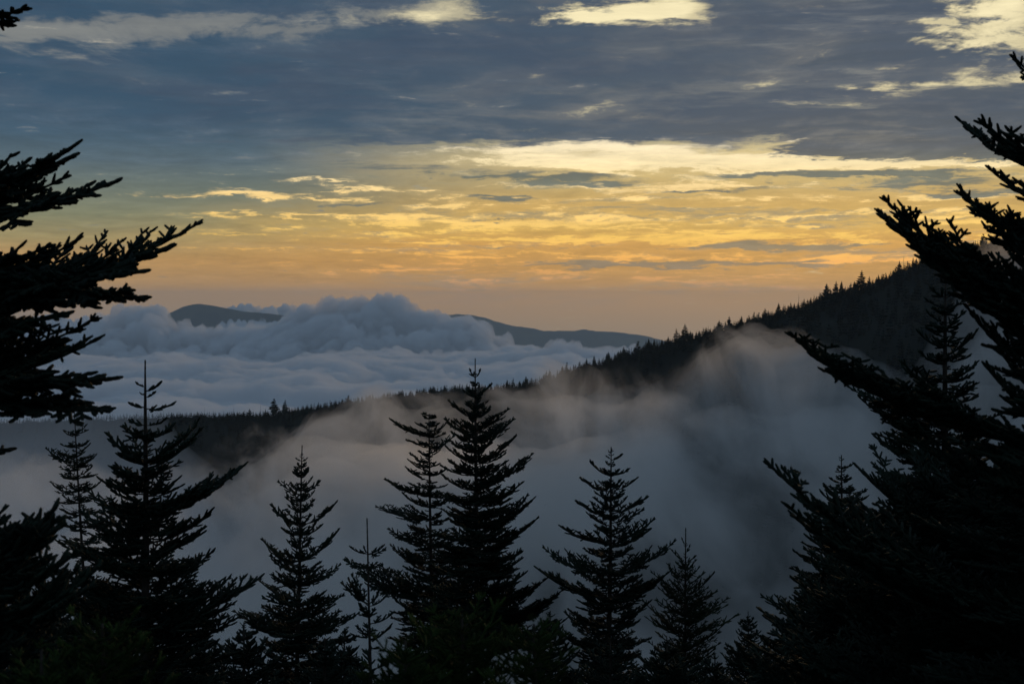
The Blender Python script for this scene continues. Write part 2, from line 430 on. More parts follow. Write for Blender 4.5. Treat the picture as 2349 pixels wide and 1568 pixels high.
# ------------------------------------------------------------------ spruces of the ridge
def cone_tree(seed, h=12.0, w=2.4, tiers=11, per=8, flat=False):
    """small far spruce: trunk plus tiers of uneven drooping boughs"""
    r = random.Random(seed); V = []; F3 = []
    def tri(a, b, c): n = len(V); V.extend([a, b, c]); F3.append((n, n + 1, n + 2))
    def quad_pts(a, b, c, d): tri(a, b, c); tri(a, c, d)
    for k in range(5):                                   # trunk
        a0 = k * 2 * math.pi / 5; a1 = (k + 1) * 2 * math.pi / 5
        q = lambda a, z, rad: (math.cos(a) * rad, math.sin(a) * rad, z)
        tri(q(a0, 0, .2), q(a1, 0, .2), (0, 0, h))
    lean = r.uniform(-.2, .2)
    for t in range(tiers):
        f = t / (tiers - 1); z = h * (0.16 + 0.80 * f)
        rad = w * ((1 - f) ** 0.8 * 0.95 + 0.07)
        if flat: rad = w * (0.55 + 0.45 * math.sin(f * 3.0)) * (1 - 0.55 * f)
        for k in range(per):
            a = (k + r.random()) * 2 * math.pi / per; L = rad * r.uniform(0.55, 1.2)
            zz = z + r.uniform(-.25, .25)
            ca, sa = math.cos(a), math.sin(a); wd = 0.16 * L + 0.16
            tip = (ca * L, sa * L, zz - 0.10 * L + r.uniform(-.15, .3) + 0.12 * L * f)
            b0 = (0, 0, zz + 0.35); mid = 0.55
            l_ = (ca * L * mid - sa * wd, sa * L * mid + ca * wd, zz - 0.08 * L)
            r_ = (ca * L * mid + sa * wd, sa * L * mid - ca * wd, zz - 0.08 * L)
            up_ = (ca * L * mid, sa * L * mid, zz + 0.10 * L + .12)
            dn_ = (ca * L * mid, sa * L * mid, zz - 0.28 * L - .10)
            tri(b0, l_, up_); tri(b0, up_, r_); tri(up_, l_, tip); tri(up_, tip, r_)
            tri(dn_, tip, l_); tri(dn_, r_, tip); tri((0, 0, zz - .6), dn_, l_); tri((0, 0, zz - .6), r_, dn_)
    return np.array(V), np.array(F3)
far_meshes = []
for s in range(9):
    Vv, Ff = cone_tree(100 + s, h=R.uniform(11, 13.5), w=R.uniform(2.6, 3.9), tiers=R.choice((9, 11, 12)), flat=(s == 7))
    me = mesh_from('ridge_spruce', Vv, Ff, False); me.materials.append(M_far); far_meshes.append(me)
def snag_mesh(seed, h):
    r = random.Random(seed); V = []; F = []
    def spike(a, b, rad):
        a, b = Vector(a), Vector(b); d = (b - a).normalized(); s = d.orthogonal().normalized(); u_ = d.cross(s)
        n = len(V); V.extend([a + s * rad, a - s * .5 * rad + u_ * .87 * rad, a - s * .5 * rad - u_ * .87 * rad, b])
        F.extend([(n, n + 1, n + 3), (n + 1, n + 2, n + 3), (n + 2, n, n + 3)])
    spike((0, 0, 0), (r.uniform(-.3, .3), 0, h), .28)
    for k in range(9):
        z = h * r.uniform(.35, .95); a = r.uniform(0, 6.28); L = r.uniform(.4, 1.3)
        spike((0, 0, z), (math.cos(a) * L, math.sin(a) * L, z + r.uniform(-.2, .4)), .08)
    me = mesh_from('snag', np.array([tuple(v) for v in V]), np.array(F), False); me.materials.append(M_dead); return me

def ridge_point(x_view, back=0.0):
    a = AZ(x_view); rc, zc = crest_at(a); rr = float(rc) - back; ar = math.radians(a)
    X, Y = rr * math.sin(ar), rr * math.cos(ar)
    return X, Y, float(ground_z(np.array(X), np.array(Y)))
GRP = 'spruces standing along the crest of the misty ridge'
def ridge_tree(x_view, h, w=1.0, mesh=None, label=None, back=0.0, group=True):
    me = mesh or far_meshes[R.randrange(9)]
    o = link('ridge_spruce', me); X, Y, Z = ridge_point(x_view, back)
    o.location = (X, Y, Z - 3.0); o.scale = (h / 12 * w, h / 12 * w, h / 12); o.rotation_euler = (R.uniform(-.04, .04), R.uniform(-.04, .04), R.uniform(0, 6.28))
    if not label:
        k_ = 0 if h < 8.4 else 1 if h < 11.2 else 2
        size = ('short', 'middling', 'taller')[k_]
        seg = [(700, 'on the low flat left end of the ridge crest'), (1000, 'on the ridge crest behind the lone fir and the centre pair'), (1300, 'on the ridge crest just right of the centre pair'),
               (1500, 'on the ridge crest where it meets the bright cloud sea'), (1750, 'on the ridge crest below the distant blue mountain end'), (2000, 'on the steep upper right stretch of the ridge crest'),
               (9999, 'on the highest ridge crest behind the right hand boughs')]
        place = [t_ for x_, t_ in seg if x_view < x_][0]
        label = size + ' dark spruce ' + place
    tag(o, label, 'tree', (GRP + ', ' + label) if group else None)
    return o
special = [(628, 16, 1.45, 'broad dark spruce on the ridge crest, left of a pair above the big cloud'),
           (652, 15, 1.0, 'narrow spruce on the ridge crest, right of a pair above the big cloud'),
           (572, 11, 1.5, 'low bushy spruce on the flat left end of the ridge crest'),
           (1572, 15, 1.3, 'tall spruce standing highest on the middle of the ridge crest'),
           (1552, 13, 1.3, 'spruce just left of the tallest one on the ridge crest'),
           (1917, 15.5, 1.2, 'tall pointed spruce on the upper right ridge crest, right of a pair'),
           (1895, 14.5, 1.4, 'broad pointed spruce on the upper right ridge crest, left of a pair'),
           (1975, 16, 1.5, 'dense dark spruce standing out on the upper right ridge crest')]
for x, h, w, lab in special: ridge_tree(x, h, w, label=lab, group=False)
used = [q[0] for q in special]
snag_h = [(535, 11), (597, 12), (468, 9), (2072, 13), (1832, 12)]
for k, (x, h) in enumerate(snag_h):
    o = link('dead_tree', snag_mesh(40 + k, h)); X, Y, Z = ridge_point(x); o.location = (X, Y, Z - .3)
    tag(o, ['thin bare dead trunk on the ridge crest left of a bushy spruce', 'bare dead trunk between spruces on the low left ridge crest',
            'short bare snag at the far left end of the ridge crest', 'bare dead tree high on the right ridge crest near the fir branches',
            'bare pole of a dead spruce on the upper middle ridge crest'][k], 'dead tree')
x = 392.0; n_ind = 0
while x < 2390 and n_ind < 275:
    h = R.choice((7.5, 8, 8.5, 9, 9.5, 10, 11, 12.5)) * R.uniform(.85, 1.08) * (0.72 if x < 700 else 0.86 if x < 1150 else 1.0)
    if not any(abs(x - q) < 6 for q in used):
        ridge_tree(x, h, R.uniform(.85, 1.5), back=R.uniform(-6, 10)); n_ind += 1
    x += R.uniform(4.5, 9.5)
# the slope forest below the crest: past counting, one mesh
small = [cone_tree(300 + s, 11, 2.6, 5, 5) for s in range(4)]
bV = []; bF = []; off = 0
N = 9500
fa = rng.uniform(AZ(-250), AZ(2650), N); fb = rng.uniform(0, 1, N) ** 1.3 * 330 - 12
fb[:3200] = rng.uniform(-14, 16, 3200)
rc, zc = crest_at(fa); rr_ = rc - fb
fx, fy = rr_ * np.sin(np.radians(fa)), rr_ * np.cos(np.radians(fa)); fz = ground_z(fx, fy)
for k in range(N):
    Vv, Ff = small[k % 4]
    hs = R.uniform(.65, 1.1) * (0.62 if fb[k] < 16 else 1.0); ws = hs * R.uniform(.8, 1.4); a = R.uniform(0, 6.28); c_, s_ = math.cos(a) * ws, math.sin(a) * ws
    q = np.empty_like(Vv); q[:, 0] = Vv[:, 0] * c_ - Vv[:, 1] * s_ + fx[k]; q[:, 1] = Vv[:, 0] * s_ + Vv[:, 1] * c_ + fy[k]; q[:, 2] = Vv[:, 2] * hs + fz[k] - 1
    bV.append(q); bF.append(Ff + off); off += len(Vv)
me = mesh_from('ridge_forest', np.concatenate(bV), np.concatenate(bF), False)
tag(link('ridge_forest', me, None, M_forest), 'dense dark spruce forest covering the slope of the ridge', kind='stuff')
print('far part', time.time() - T_START)

# ------------------------------------------------------------------ near firs
class MB:
    def __init__(s): s.V = []; s.F = [[], []]; s.n = 0; s.mi = [[], []]      # quads, tris
    def tube(s, pts, rads, sides=5, mat=0):
        pts = [Vector(p) for p in pts]; rings = []
        for i, p in enumerate(pts):
            d = (pts[min(i + 1, len(pts) - 1)] - pts[max(i - 1, 0)]).normalized()
            a = d.cross(Vector((0, 0, 1)));
            if a.length < 1e-3: a = Vector((1, 0, 0))
            a.normalize(); b = a.cross(d)
            base = s.n
            for k in range(sides):
                t = 2 * math.pi * k / sides
                s.V.append(p + (a * math.cos(t) + b * math.sin(t)) * rads[i]); s.n += 1
            rings.append(base)
        for r0, r1 in zip(rings, rings[1:]):
            for k in range(sides):
                s.F[0].append((r0 + k, r0 + (k + 1) % sides, r1 + (k + 1) % sides, r1 + k)); s.mi[0].append(mat)
        s.V.append(pts[-1] + (pts[-1] - pts[-2]).normalized() * rads[-1] * 1.2); tip = s.n; s.n += 1
        for k in range(sides): s.F[1].append((rings[-1] + k, rings[-1] + (k + 1) % sides, tip)); s.mi[1].append(mat)
    def needle(s, p, d, L, w, side):
        q = side * (w * .5)
        s.V.extend([p - q, p + q, p + d * L]); s.F[1].append((s.n, s.n + 1, s.n + 2)); s.mi[1].append(1); s.n += 3
    def mesh(s, name, mats, smooth_=True):
        fs = []; mi = []
        for k in (0, 1):
            if s.F[k]: fs.append(np.array(s.F[k])); mi += s.mi[k]
        me = mesh_from(name, np.array([tuple(v) for v in s.V]), fs, smooth_)
        for m in mats: me.materials.append(m)
        me.polygons.foreach_set('material_index', np.array(mi, dtype=np.int32))
        return me

def brush(mb, r, p0, p1, rad=0.0085, den=170, nl=0.015, up=0.0):
    rad = rad * 1.24
    """one shoot: a woody core wrapped in needles"""
    d = p1 - p0; L = d.length
    if L < 0.012: return
    dn = d / L; a = dn.cross(Vector((0, 0, 1)))
    if a.length < 1e-3: a = Vector((1, 0, 0))
    a.normalize(); b = a.cross(dn)
    bow = Vector((0, 0, up * L))
    pts = [p0, p0 + d * .5 - bow, p1]
    mb.tube(pts, [rad * .8, rad * 1.08, rad * .72], 5, 1)
    for k in range(int(L * den)):
        f = r.random(); t = r.uniform(0, 2 * math.pi); o = a * math.cos(t) + b * math.sin(t) * .8
        p = p0 + d * f - bow * (4 * f * (1 - f)) + o * rad * .7
        mb.needle(p, (o + dn * r.uniform(.5, 1.3)).normalized(), nl * r.uniform(.7, 1.25), .0026, dn.cross(o))

def branch_mesh(L, seed, mats, thick=1.0, dense=1.0, sag=0.09, droop_side=0.0, nd=190, nl=.015):
    r = random.Random(seed); mb = MB()
    wig = r.uniform(-.04, .04) * L; wig2 = r.uniform(-.03, .03) * L
    def path(s_):
        return Vector((L * s_, wig * math.sin(math.pi * s_) + wig2 * math.sin(2 * math.pi * s_), -sag * L * 4 * s_ * (1 - s_) * (1 - .25 * (s_ - .5))))
    n = max(3, int(L / .12)); P = [path(i / n) for i in range(n + 1)]
    mb.tube(P, [(.004 + .0085 * L * (1 - i / n)) * thick for i in range(n + 1)], 5, 0)
    for i in range(n):                                   # needles along the outer shoot
        if i / n > 0.18: brush(mb, r, P[i], P[i + 1], .0082 * thick, nd, nl)
    step = .080 / dense; s_ = max(.10, min(.2, .12 / L)) * L; pos = []
    while s_ < L - .05: pos.append(s_); s_ += step * r.uniform(.75, 1.3)
    for q in pos:
        f = q / L; p = path(f); ax = (path(min(1, f + .02)) - path(f - .02)).normalized(); dt = L - q
        side0 = ax.cross(Vector((0, 0, 1))).normalized()
        cand = [(1, 0), (-1, 0)]
        if r.random() < .65 * dense: cand.append((r.choice((1, -1)), 1))
        if r.random() < .30 * dense: cand.append((r.choice((1, -1)), -1))
        for sd, ud in cand:
            if r.random() > .93: continue
            ang = math.radians(r.uniform(42, 70)); lift = r.uniform(-.08, .42) + ud * r.uniform(.5, 1.0) - droop_side
            l_ = (min(.46 * dt, .15 + .19 * L) * r.uniform(.6, 1.15) + .04) * (1 if ud == 0 else .40)
            l_ *= .55 + .45 * min(1, f * 3.0)
            if l_ < .03: continue
            dr = (ax * math.cos(ang) + side0 * sd * math.sin(ang) + Vector((0, 0, lift))).normalized()
            m = max(1, int(l_ / .10)); pts = [p]; dd = dr.copy()
            for k in range(m):
                dd = (dd + ax * .10 + Vector((0, 0, r.uniform(-.02, .10)))).normalized()
                pts.append(pts[-1] + dd * (l_ / m))
            mb.tube(pts, [(.0028 + .004 * l_ * (1 - i / max(1, m))) * thick for i in range(m + 1)], 4, 0)
            for k in range(m):
                brush(mb, r, pts[k], pts[k + 1], .0080 * thick, nd, nl, up=0.02)
                if l_ > .11:
                    dtl = l_ * (1 - k / m)
                    loc = (pts[k + 1] - pts[k]).normalized(); sl = loc.cross(Vector((0, 0, 1)))
                    if sl.length < 1e-3: continue
                    sl.normalize()
                    for s2 in (1, -1):
                        for rep in (0, 1):
                            if r.random() > .80 * min(1.1, dense): continue
                            bp = pts[k].lerp(pts[k + 1], r.uniform(.1 + .4 * rep, .5 + .4 * rep))
                            a2 = math.radians(r.uniform(38, 58)); l2 = min(.42 * dtl, .15) * r.uniform(.6, 1.15) + .022
                            d2 = (loc * math.cos(a2) + sl * s2 * math.sin(a2) + Vector((0, 0, r.uniform(-.15, .28) - droop_side * .5))).normalized()
                            e2 = bp + d2 * l2
                            brush(mb, r, bp, e2, .0078 * thick, nd, nl, up=.03)
                            if l2 > .09 and r.random() < .7:
                                b3 = bp.lerp(e2, .5); s3 = d2.cross(Vector((0, 0, 1)))
                                if s3.length > 1e-3:
                                    for s4 in (1, -1):
                                        brush(mb, r, b3, b3 + (d2 * .75 + s3.normalized() * s4 * .65 + Vector((0, 0, r.uniform(-.1, .25)))).normalized() * l2 * .45, .0075 * thick, nd)
    # split tip, as fir shoots end
    tp = path(1.0); ax = (path(1.0) - path(.93)).normalized(); sd = ax.cross(Vector((0, 0, 1))).normalized()
    for s2 in (1, -1):
        b0 = path(1 - min(.35, .05 / L))
        brush(mb, r, b0, b0 + (ax + sd * s2 * .7 + Vector((0, 0, r.uniform(-.1, .2)))).normalized() * min(.07, .3 * L), .008 * thick, nd)
    return mb.mesh('branch', mats)

LENS = [0.14, 0.28, 0.45, 0.7, 1.05, 1.5, 2.1]
FAM = {}
def family(key, mats, n=3, **kw):
    FAM[key] = [[branch_mesh(L, 1000 + 31 * i + 7 * j + hash_of(key), mats, **kw) for j in range(n if L < 2 else 2)] for i, L in enumerate(LENS)]
def hash_of(k): return sum(ord(c) for c in k)
family('fir', [M_bark, M_needle], dense=1.1)
family('spruce', [M_bark, M_spruce], thick=.72, dense=.85, sag=.06)
family('old', [M_bark, M_needle], thick=1.32, sag=.05, droop_side=.22)
family('young', [M_bark, M_young], n=2, thick=.55, nd=420, nl=.026)
family('bare', [M_dead, M_dead], n=1, thick=.35, dense=.4, nd=0)
print('branches', time.time() - T_START, sum(len(m.polygons) for f in FAM.values() for l in f for m in l))

def put_branch(parent, fam, base, tip, roll=0.0):
    v = tip - base; L = v.length
    if L < .03: return None
    i = min(range(len(LENS)), key=lambda k: abs(math.log(L / LENS[k])))
    me = R.choice(FAM[fam][i]); sc = L / LENS[i]
    X = v.normalized(); up_ = Vector((0, 0, 1)); Y = up_.cross(X)
    if Y.length < .05: Y = Vector((0, 1, 0))
    Y.normalize(); Z = X.cross(Y)
    M = Matrix((X, Y, Z)).transposed().to_4x4() @ Matrix.Rotation(roll, 4, 'X') @ Matrix.Diagonal((sc, sc * R.choice((1, -1)), sc, 1))
    M.translation = base - parent.location
    o = link('branch', me, parent); o.matrix_local = M
    return o

def fir(label, top, foot, depth, env, keys=(), fam='fir', leader=40, group='firs standing in the foreground', whorl=0.24, fill=1.0, bottom=1720,
        ang_top=52, ang_low=8, dens=5, trunk_r=None, cat='tree', ytop_fill=None, lean_depth=0.0, inter=1.0, name='fir_tree', jag=1.0):
    """top / foot: two points of the trunk line in the picture; env: (y, half width) in picture units"""
    T = at(*top, depth); F_ = at(*foot, depth); u_ = (F_ - T).normalized(); u_.y = 0
    u_ = u_ / abs(u_.z)                                              # per metre of height
    px = depth / 3262.0
    def trunk(z): return T + u_ * (T.z - z)
    gz = float(ground_z(np.array(T.x), np.array(T.y)))
    base = trunk(gz)
    root = link(name, None); root.location = base
    tag(root, label, cat, group)
    H = T.z - gz
    tr = trunk_r or (0.012 + 0.0125 * H)
    mb = MB(); nseg = 16
    pts = []; rad = []
    for k in range(nseg + 1):
        f = k / nseg; z = gz - .15 + (T.z - gz + .15) * f
        p = trunk(z) - base; w_ = math.sin(f * 9 + depth) * .012 * (1 - f) * H * .3
        pts.append(p + Vector((w_, 0, 0))); rad.append(.006 + tr * (1 - f) ** .85)
    mb.tube(pts, rad, 9, 0); link('trunk', mb.mesh('trunk', [M_bark]), root)
    lm = MB(); r = random.Random(int(top[0] * 7 + depth))
    zl = T.z - leader * px
    if leader > 0:
        n = 4
        for k in range(n):
            brush(lm, r, trunk(T.z - leader * px * k / n) - base, trunk(T.z - leader * px * (k + 1) / n) - base, .0065 if fam != 'bare' else .004, 150)
        if lm.V: link('leader', lm.mesh('leader', [M_bark, {'young': M_young, 'spruce': M_spruce}.get(fam, M_needle)]), root)
    ys = [e[0] for e in env]; ws = [e[1] for e in env]
    zy = lambda y: at(top[0], y, depth).z
    yz = lambda z: np.interp(z, [zy(3000), zy(-3000)], [3000, -3000]) if False else None
    z_bot = zy(bottom)
    # keyed boughs: (tip x, tip y[, start y]); the start is on the trunk
    for kk in keys:
        tx, ty = kk[0], kk[1]; tip = at(tx, ty, depth)
        x_tr = trunk(tip.z).x / px + 1174.5
        rise = .52 if len(kk) < 3 or kk[2] is None else None
        if rise is not None:
            f = np.clip((ty - top[1]) / 700.0, 0, 1); sy = ty + abs(tx - x_tr) * (.62 - .25 * f)
        else: sy = kk[2]
        b = trunk(zy(sy)); dep = R.uniform(-.25, .25) * abs(tip.x - b.x)
        tip = tip + Vector((tip.x * dep / depth, dep, tip.z * dep / depth * .0))
        f2 = kk[3] if len(kk) > 3 else fam
        put_branch(root, f2, b, tip, R.uniform(-.35, .35))
    # filling whorls round the trunk
    z = zl; i = 0; count = 0
    y_of = lambda z_: 784 - 3262 * math.tan(math.atan2(z_, depth) - PITCH)
    while z > z_bot and count < 285 - len(keys):
        y = y_of(z); hw = float(np.interp(y, ys, ws)) * px * fill
        f = min(1, (T.z - z) / 2.6)
        ang = math.radians(ang_top * (1 - f) + ang_low * f)
        m = (dens if hw > .12 else 4) + (2 if f > .75 else 0)
        if ytop_fill is None or y > ytop_fill:
            ph = R.uniform(0, 6.28)
            for k in range(m):
                a = ph + (k + R.uniform(-.3, .3)) * 2 * math.pi / m
                L = hw * R.uniform(.66, 1.12) * jag / max(.6, math.cos(ang)); an = ang + R.uniform(-.16, .16)
                b = trunk(z + R.uniform(-.03, .03))
                put_branch(root, fam, b, b + Vector((math.cos(a) * math.cos(an), math.sin(a) * math.cos(an), math.sin(an))) * max(.05, L), R.uniform(-.3, .3)); count += 1
            ni = int(round(2 * inter + .4)) if i > 0 else 0
            for k in range(ni):
                a = R.uniform(0, 6.28); L = hw * R.uniform(.3, .62); b = trunk(z - R.uniform(.3, .8) * whorl); an = ang * .8 + R.uniform(-.2, .1)
                put_branch(root, fam, b, b + Vector((math.cos(a) * math.cos(an), math.sin(a) * math.cos(an), math.sin(an))) * max(.05, L), R.uniform(-.4, .4)); count += 1
        z -= whorl * R.uniform(.75, 1.2) * (1.0 if f > .5 else .8); i += 1
    return root

q1 = lambda x, y: (x / 2, y / 2)
q2 = lambda x, y: (x / 2 + 1174.5, y / 2)
q3 = lambda x, y: (x / 2, y / 2 + 784)
q4 = lambda x, y: (x / 2 + 1174.5, y / 2 + 784)
c2 = lambda x, y: (563.8 + x * .2811, 1127.5 + y * .2811)        # other places read off enlarged views of the photograph
c3 = lambda x, y: (1127.5 + x * .2811, 1127.5 + y * .2811)
c1 = lambda x, y: (x * .2811, 1127.5 + y * .2811)
r6 = lambda x, y: (1785.2 + x * .3295, 422.8 + y * .3295)
c4 = lambda x, y: (1691.3 + x * .4008, 939.6 + y * .4008)

# T1 slim tree far left
fir('slim fir with a thin bare top behind the large left fir', (170, 928), (189, 1290), 27,
    [(980, 6), (1000, 34), (1040, 42), (1100, 48), (1180, 52), (1300, 60), (1568, 90)],
    [(*q3(290, 405),), (*q3(210, 482),), (*q3(415, 465),), (*q3(445, 515),), (*q3(275, 570),), (*q3(425, 570),), (*q3(470, 632),), (*q3(230, 640),),
     (*q3(285, 700),), (*q3(305, 800),), (*q3(240, 895),), (*q3(455, 880),), (*q3(265, 735), None, 'bare')],
    leader=50, whorl=.26, dens=5, trunk_r=.06, ang_top=30, ang_low=0, ytop_fill=985)
# T2 big left tree
fir('large dark fir with a long bare leader and broad uneven boughs left of centre', (333, 826), (334, 1300), 13,
    [(866, 4), (885, 40), (925, 46), (975, 56), (1020, 70), (1080, 84), (1150, 110), (1250, 140), (1350, 160), (1450, 190), (1568, 200)],
    [(*q3(622, 182),), (*q3(742, 180),), (*q3(640, 230),), (*q3(715, 225),), (*q3(590, 278), 934), (*q3(802, 282), 937), (*q3(590, 355), 975), (*q3(768, 350), 976), (*q3(490, 418), 1055), (*q3(918, 352), 1060),
     (*q3(925, 388), 1075), (*q3(510, 572),), (*q3(832, 618),), (*q3(1132, 545), 1165), (*q3(1070, 600), 1180), (*q3(490, 650),), (*q3(980, 765),), (*q3(395, 668),),
     (*q3(370, 780),), (*q3(945, 850),), (*q3(985, 955),), (*q3(1203, 1068), 1435), (*q3(1060, 1080), 1420), (*q3(1080, 1190), 1450), (*q3(290, 900),), (*q3(230, 1000),), (*q3(1110, 1275), 1500), (*q3(150, 1080),)],
    leader=45, whorl=.21, dens=7, trunk_r=.075, ang_top=32, ang_low=10, inter=1.5, ytop_fill=1010)
# T3
fir('slender pointed fir standing alone in front of the mist left of the centre pair', (693, 1021), (684, 1400), 20,
    [(1045, 3), (1075, 18), (1110, 26), (1150, 30), (1230, 42), (1300, 55), (1400, 85), (1470, 120), (1568, 140)],
    [(*q3(1355, 530),), (*q3(1412, 530),), (*q3(1348, 570),), (*q3(1418, 575),), (*q3(1275, 635), 1135), (*q3(1468, 637), 1133), (*q3(1310, 712),), (*q3(1243, 745), 1207),
     (*q3(1548, 725), 1205), (*q3(1290, 850), 1225), (*q3(1475, 838), 1228), (*q3(1200, 905), 1298), (*q3(1557, 855), 1285), (*q3(1240, 975), 1310), (*q3(1563, 1025), 1340),
     (*q3(1265, 1045),), (*q3(1190, 1095), 1375), (*q3(1580, 1160), 1395), (*q3(1495, 1135),), (*q3(1070, 1238), 1440), (*q3(1100, 1215), 1440), (*q3(1650, 1250), 1450), (*q3(1230, 1150),)],
    leader=28, whorl=.20, dens=6, ang_top=48, ang_low=14, trunk_r=.055)
# T4 sapling
fir('thin sparse sapling with a long curved leader between the lone fir and the centre pair', (842, 1188), (848, 1440), 16,
    [(1260, 4), (1300, 20), (1400, 30), (1480, 60), (1568, 100)],
    [(*c2(850, 442), 1270), (*c2(960, 438), 1269), (*c2(1132, 428), 1270), (*c2(1145, 468), 1271), (*c2(810, 550), 1305), (*c2(1078, 572), 1300), (*c2(780, 742), 1385), (*c2(865, 672), 1382),
     (*c2(835, 708), 1390), (*c2(955, 690), 1335), (*c2(1110, 748), 1385), (*c2(1150, 840), 1390), (*c2(920, 905), 1400), (*c2(1050, 775), 1355), (*c2(860, 1150), 1460), (*c2(1200, 990), 1430)],
    leader=80, whorl=.3, dens=3, trunk_r=.03, ang_top=45, ang_low=20, ytop_fill=1400, inter=.3, name='fir_sapling')
# T5 blunt left partner
fir('blunt topped fir, left half of the overlapping pair in the centre', (984, 952), (990, 1400), 21.5,
    [(960, 24), (1000, 40), (1060, 36), (1150, 50), (1250, 70), (1350, 90), (1450, 110), (1568, 130)],
    [(*q3(1937, 335),), (*q3(1995, 338),), (*q3(1787, 353), 1000), (*q3(1862, 445), 1018), (*q3(1880, 510),), (*q3(1870, 535),), (*q3(1860, 572),), (*q3(1765, 623), 1135), (*q3(1845, 690),),
     (*q3(1723, 755), 1190), (*q3(1780, 862), 1245), (*q3(1885, 750),), (*q3(1790, 925),), (*q3(1840, 940),), (*q3(1850, 990),), (*q3(1580, 1002), 1370), (*q3(1800, 1160),), (*q3(1795, 1040),), (*q3(1830, 1235),),
     (*q3(2060, 350), 1000), (*q3(2085, 430),)],
    leader=6, whorl=.20, dens=5, trunk_r=.06, ang_top=25, ang_low=8)
# T6 main centre
fir('tall full fir with the highest pointed top, right half of the centre pair', (1090, 822), (1092, 1400), 20,
    [(866, 4), (905, 22), (950, 34), (1000, 52), (1060, 66), (1150, 84), (1250, 100), (1350, 118), (1450, 150), (1568, 170)],
    [(*q3(2153, 122), 866), (*q3(2205, 122), 866), (*q3(2142, 205), 900), (*q3(2258, 190), 906), (*q3(2057, 268), 960), (*q3(2240, 270),), (*q3(2250, 310),), (*q3(2335, 300), 985),
     (*q3(2360, 352), 1010), (*q3(2345, 368), 1015), (*q4(22, 430), 1060), (*q4(95, 505), 1120), (*q4(52, 635), 1155), (*q4(10, 575),), (*q4(107, 708), 1220), (*q4(75, 705), 1225), (*q4(122, 800), 1265), (*q3(2040, 350),),
     (*q4(45, 960),), (*q4(50, 985),), (*q4(175, 1068), 1395), (*q4(240, 1115), 1430), (*q4(185, 1205), 1440), (*q4(70, 1050),), (*q3(1900, 1150), 1440), (*q4(130, 1100), 1420), (*q4(215, 1150), 1450), (*q4(255, 1245), 1500)],
    leader=42, whorl=.19, dens=7, trunk_r=.07, ang_top=48, ang_low=10, inter=1.6)
# T7
fir('even pyramid shaped fir with open tiers right of centre', (1402, 1025), (1397, 1500), 19,
    [(1040, 8), (1075, 20), (1115, 28), (1160, 40), (1210, 48), (1260, 56), (1310, 66), (1400, 80), (1470, 95), (1568, 120)],
    [(*q4(430, 520), 1052), (*q4(508, 513), 1055), (*q4(357, 548), 1092), (*q4(538, 578), 1090), (*q4(312, 624), 1128), (*q4(578, 618), 1126), (*q4(292, 728), 1182), (*q4(623, 712), 1178), (*q4(605, 760), 1200),
     (*q4(655, 808), 1240), (*q4(640, 850), 1250), (*q4(215, 840), 1245), (*q4(340, 780),), (*q4(752, 905), 1315), (*q4(140, 932), 1320), (*q4(103, 1012), 1370), (*q4(735, 1030), 1370), (*q4(700, 1060), 1385), (*q4(640, 1190), 1430),
     (*q4(590, 1215), 1440), (*q4(255, 1222), 1440), (*q4(240, 1245), 1460), (*q4(270, 1110),), (*q4(600, 1090),), (*q4(180, 1290), 1500)],
    leader=18, whorl=.20, dens=7, trunk_r=.065, ang_top=38, ang_low=8, inter=1.3)
# T8 spruce
fir('spiky young spruce with a whip like leader just right of the pyramid shaped fir', (1573, 1210), (1570, 1560), 20,
    [(1275, 5), (1300, 24), (1340, 34), (1390, 60), (1450, 78), (1500, 90), (1568, 110)],
    [(*c3(1550, 372), 1250), (*c3(1622, 428), 1268), (*c3(1467, 465), 1290), (*c3(1672, 515), 1290), (*c3(1443, 575), 1345), (*c3(1645, 600),), (*c3(1300, 650), 1365), (*c3(1738, 658), 1345), (*c3(1818, 645), 1370),
     (*c3(1842, 803), 1395), (*c3(1770, 770),), (*c3(1935, 870), 1415), (*c3(1930, 905), 1420), (*c3(2018, 997), 1455), (*c3(1360, 780),), (*c3(1230, 895), 1455), (*c3(1380, 740), 1390), (*c3(1870, 1150),), (*c3(1300, 1020),), (*c3(1870, 1215),)],
    fam='spruce', leader=42, whorl=.2, dens=7, trunk_r=.05, ang_top=45, ang_low=22, inter=1.4, name='spruce_tree')
# T9
fir('smallest pointed fir top low between the young spruce and the dark trees on the right', (1716, 1401), (1718, 1600), 25,
    [(1415, 5), (1440, 22), (1470, 28), (1500, 40), (1568, 75)],
    [(*c3(2030, 1045),), (*c3(2168, 1055),), (*c3(2013, 1120),), (*c3(1980, 1220),), (*c3(2200, 1130),), (*c3(1908, 1243), 1505), (*c3(1870, 1300),)],
    leader=14, whorl=.18, dens=6, trunk_r=.05, ang_top=45, ang_low=15)
# T10
fir('fir with a neat narrow tip at the left edge of the dark right hand trees', (1930, 1043), (1932, 1500), 19,
    [(1060, 6), (1080, 14), (1105, 20), (1150, 50), (1200, 70), (1260, 90), (1330, 100), (1420, 120), (1568, 170)],
    [(*c4(660, 308), 1073), (*c4(570, 322), 1072), (*c4(560, 350), 1082), (*c4(525, 388), 1107), (*c4(652, 385), 1107), (*c4(412, 552), 1195), (*c4(738, 455),), (*c4(415, 715), 1255), (*c4(368, 755), 1275),
     (*c4(318, 805), 1310), (*c4(305, 893), 1335), (*c4(315, 955), 1350), (*c4(320, 1050), 1395), (*c4(298, 1080), 1410), (*c4(135, 1078), 1450), (*c4(240, 1250), 1490), (*c4(210, 1210), 1480), (*c4(100, 1250), 1510),
     (*c4(840, 840),), (*c4(900, 1130),)],
    leader=12, whorl=.19, dens=7, trunk_r=.07, ang_top=32, ang_low=12, inter=1.5)
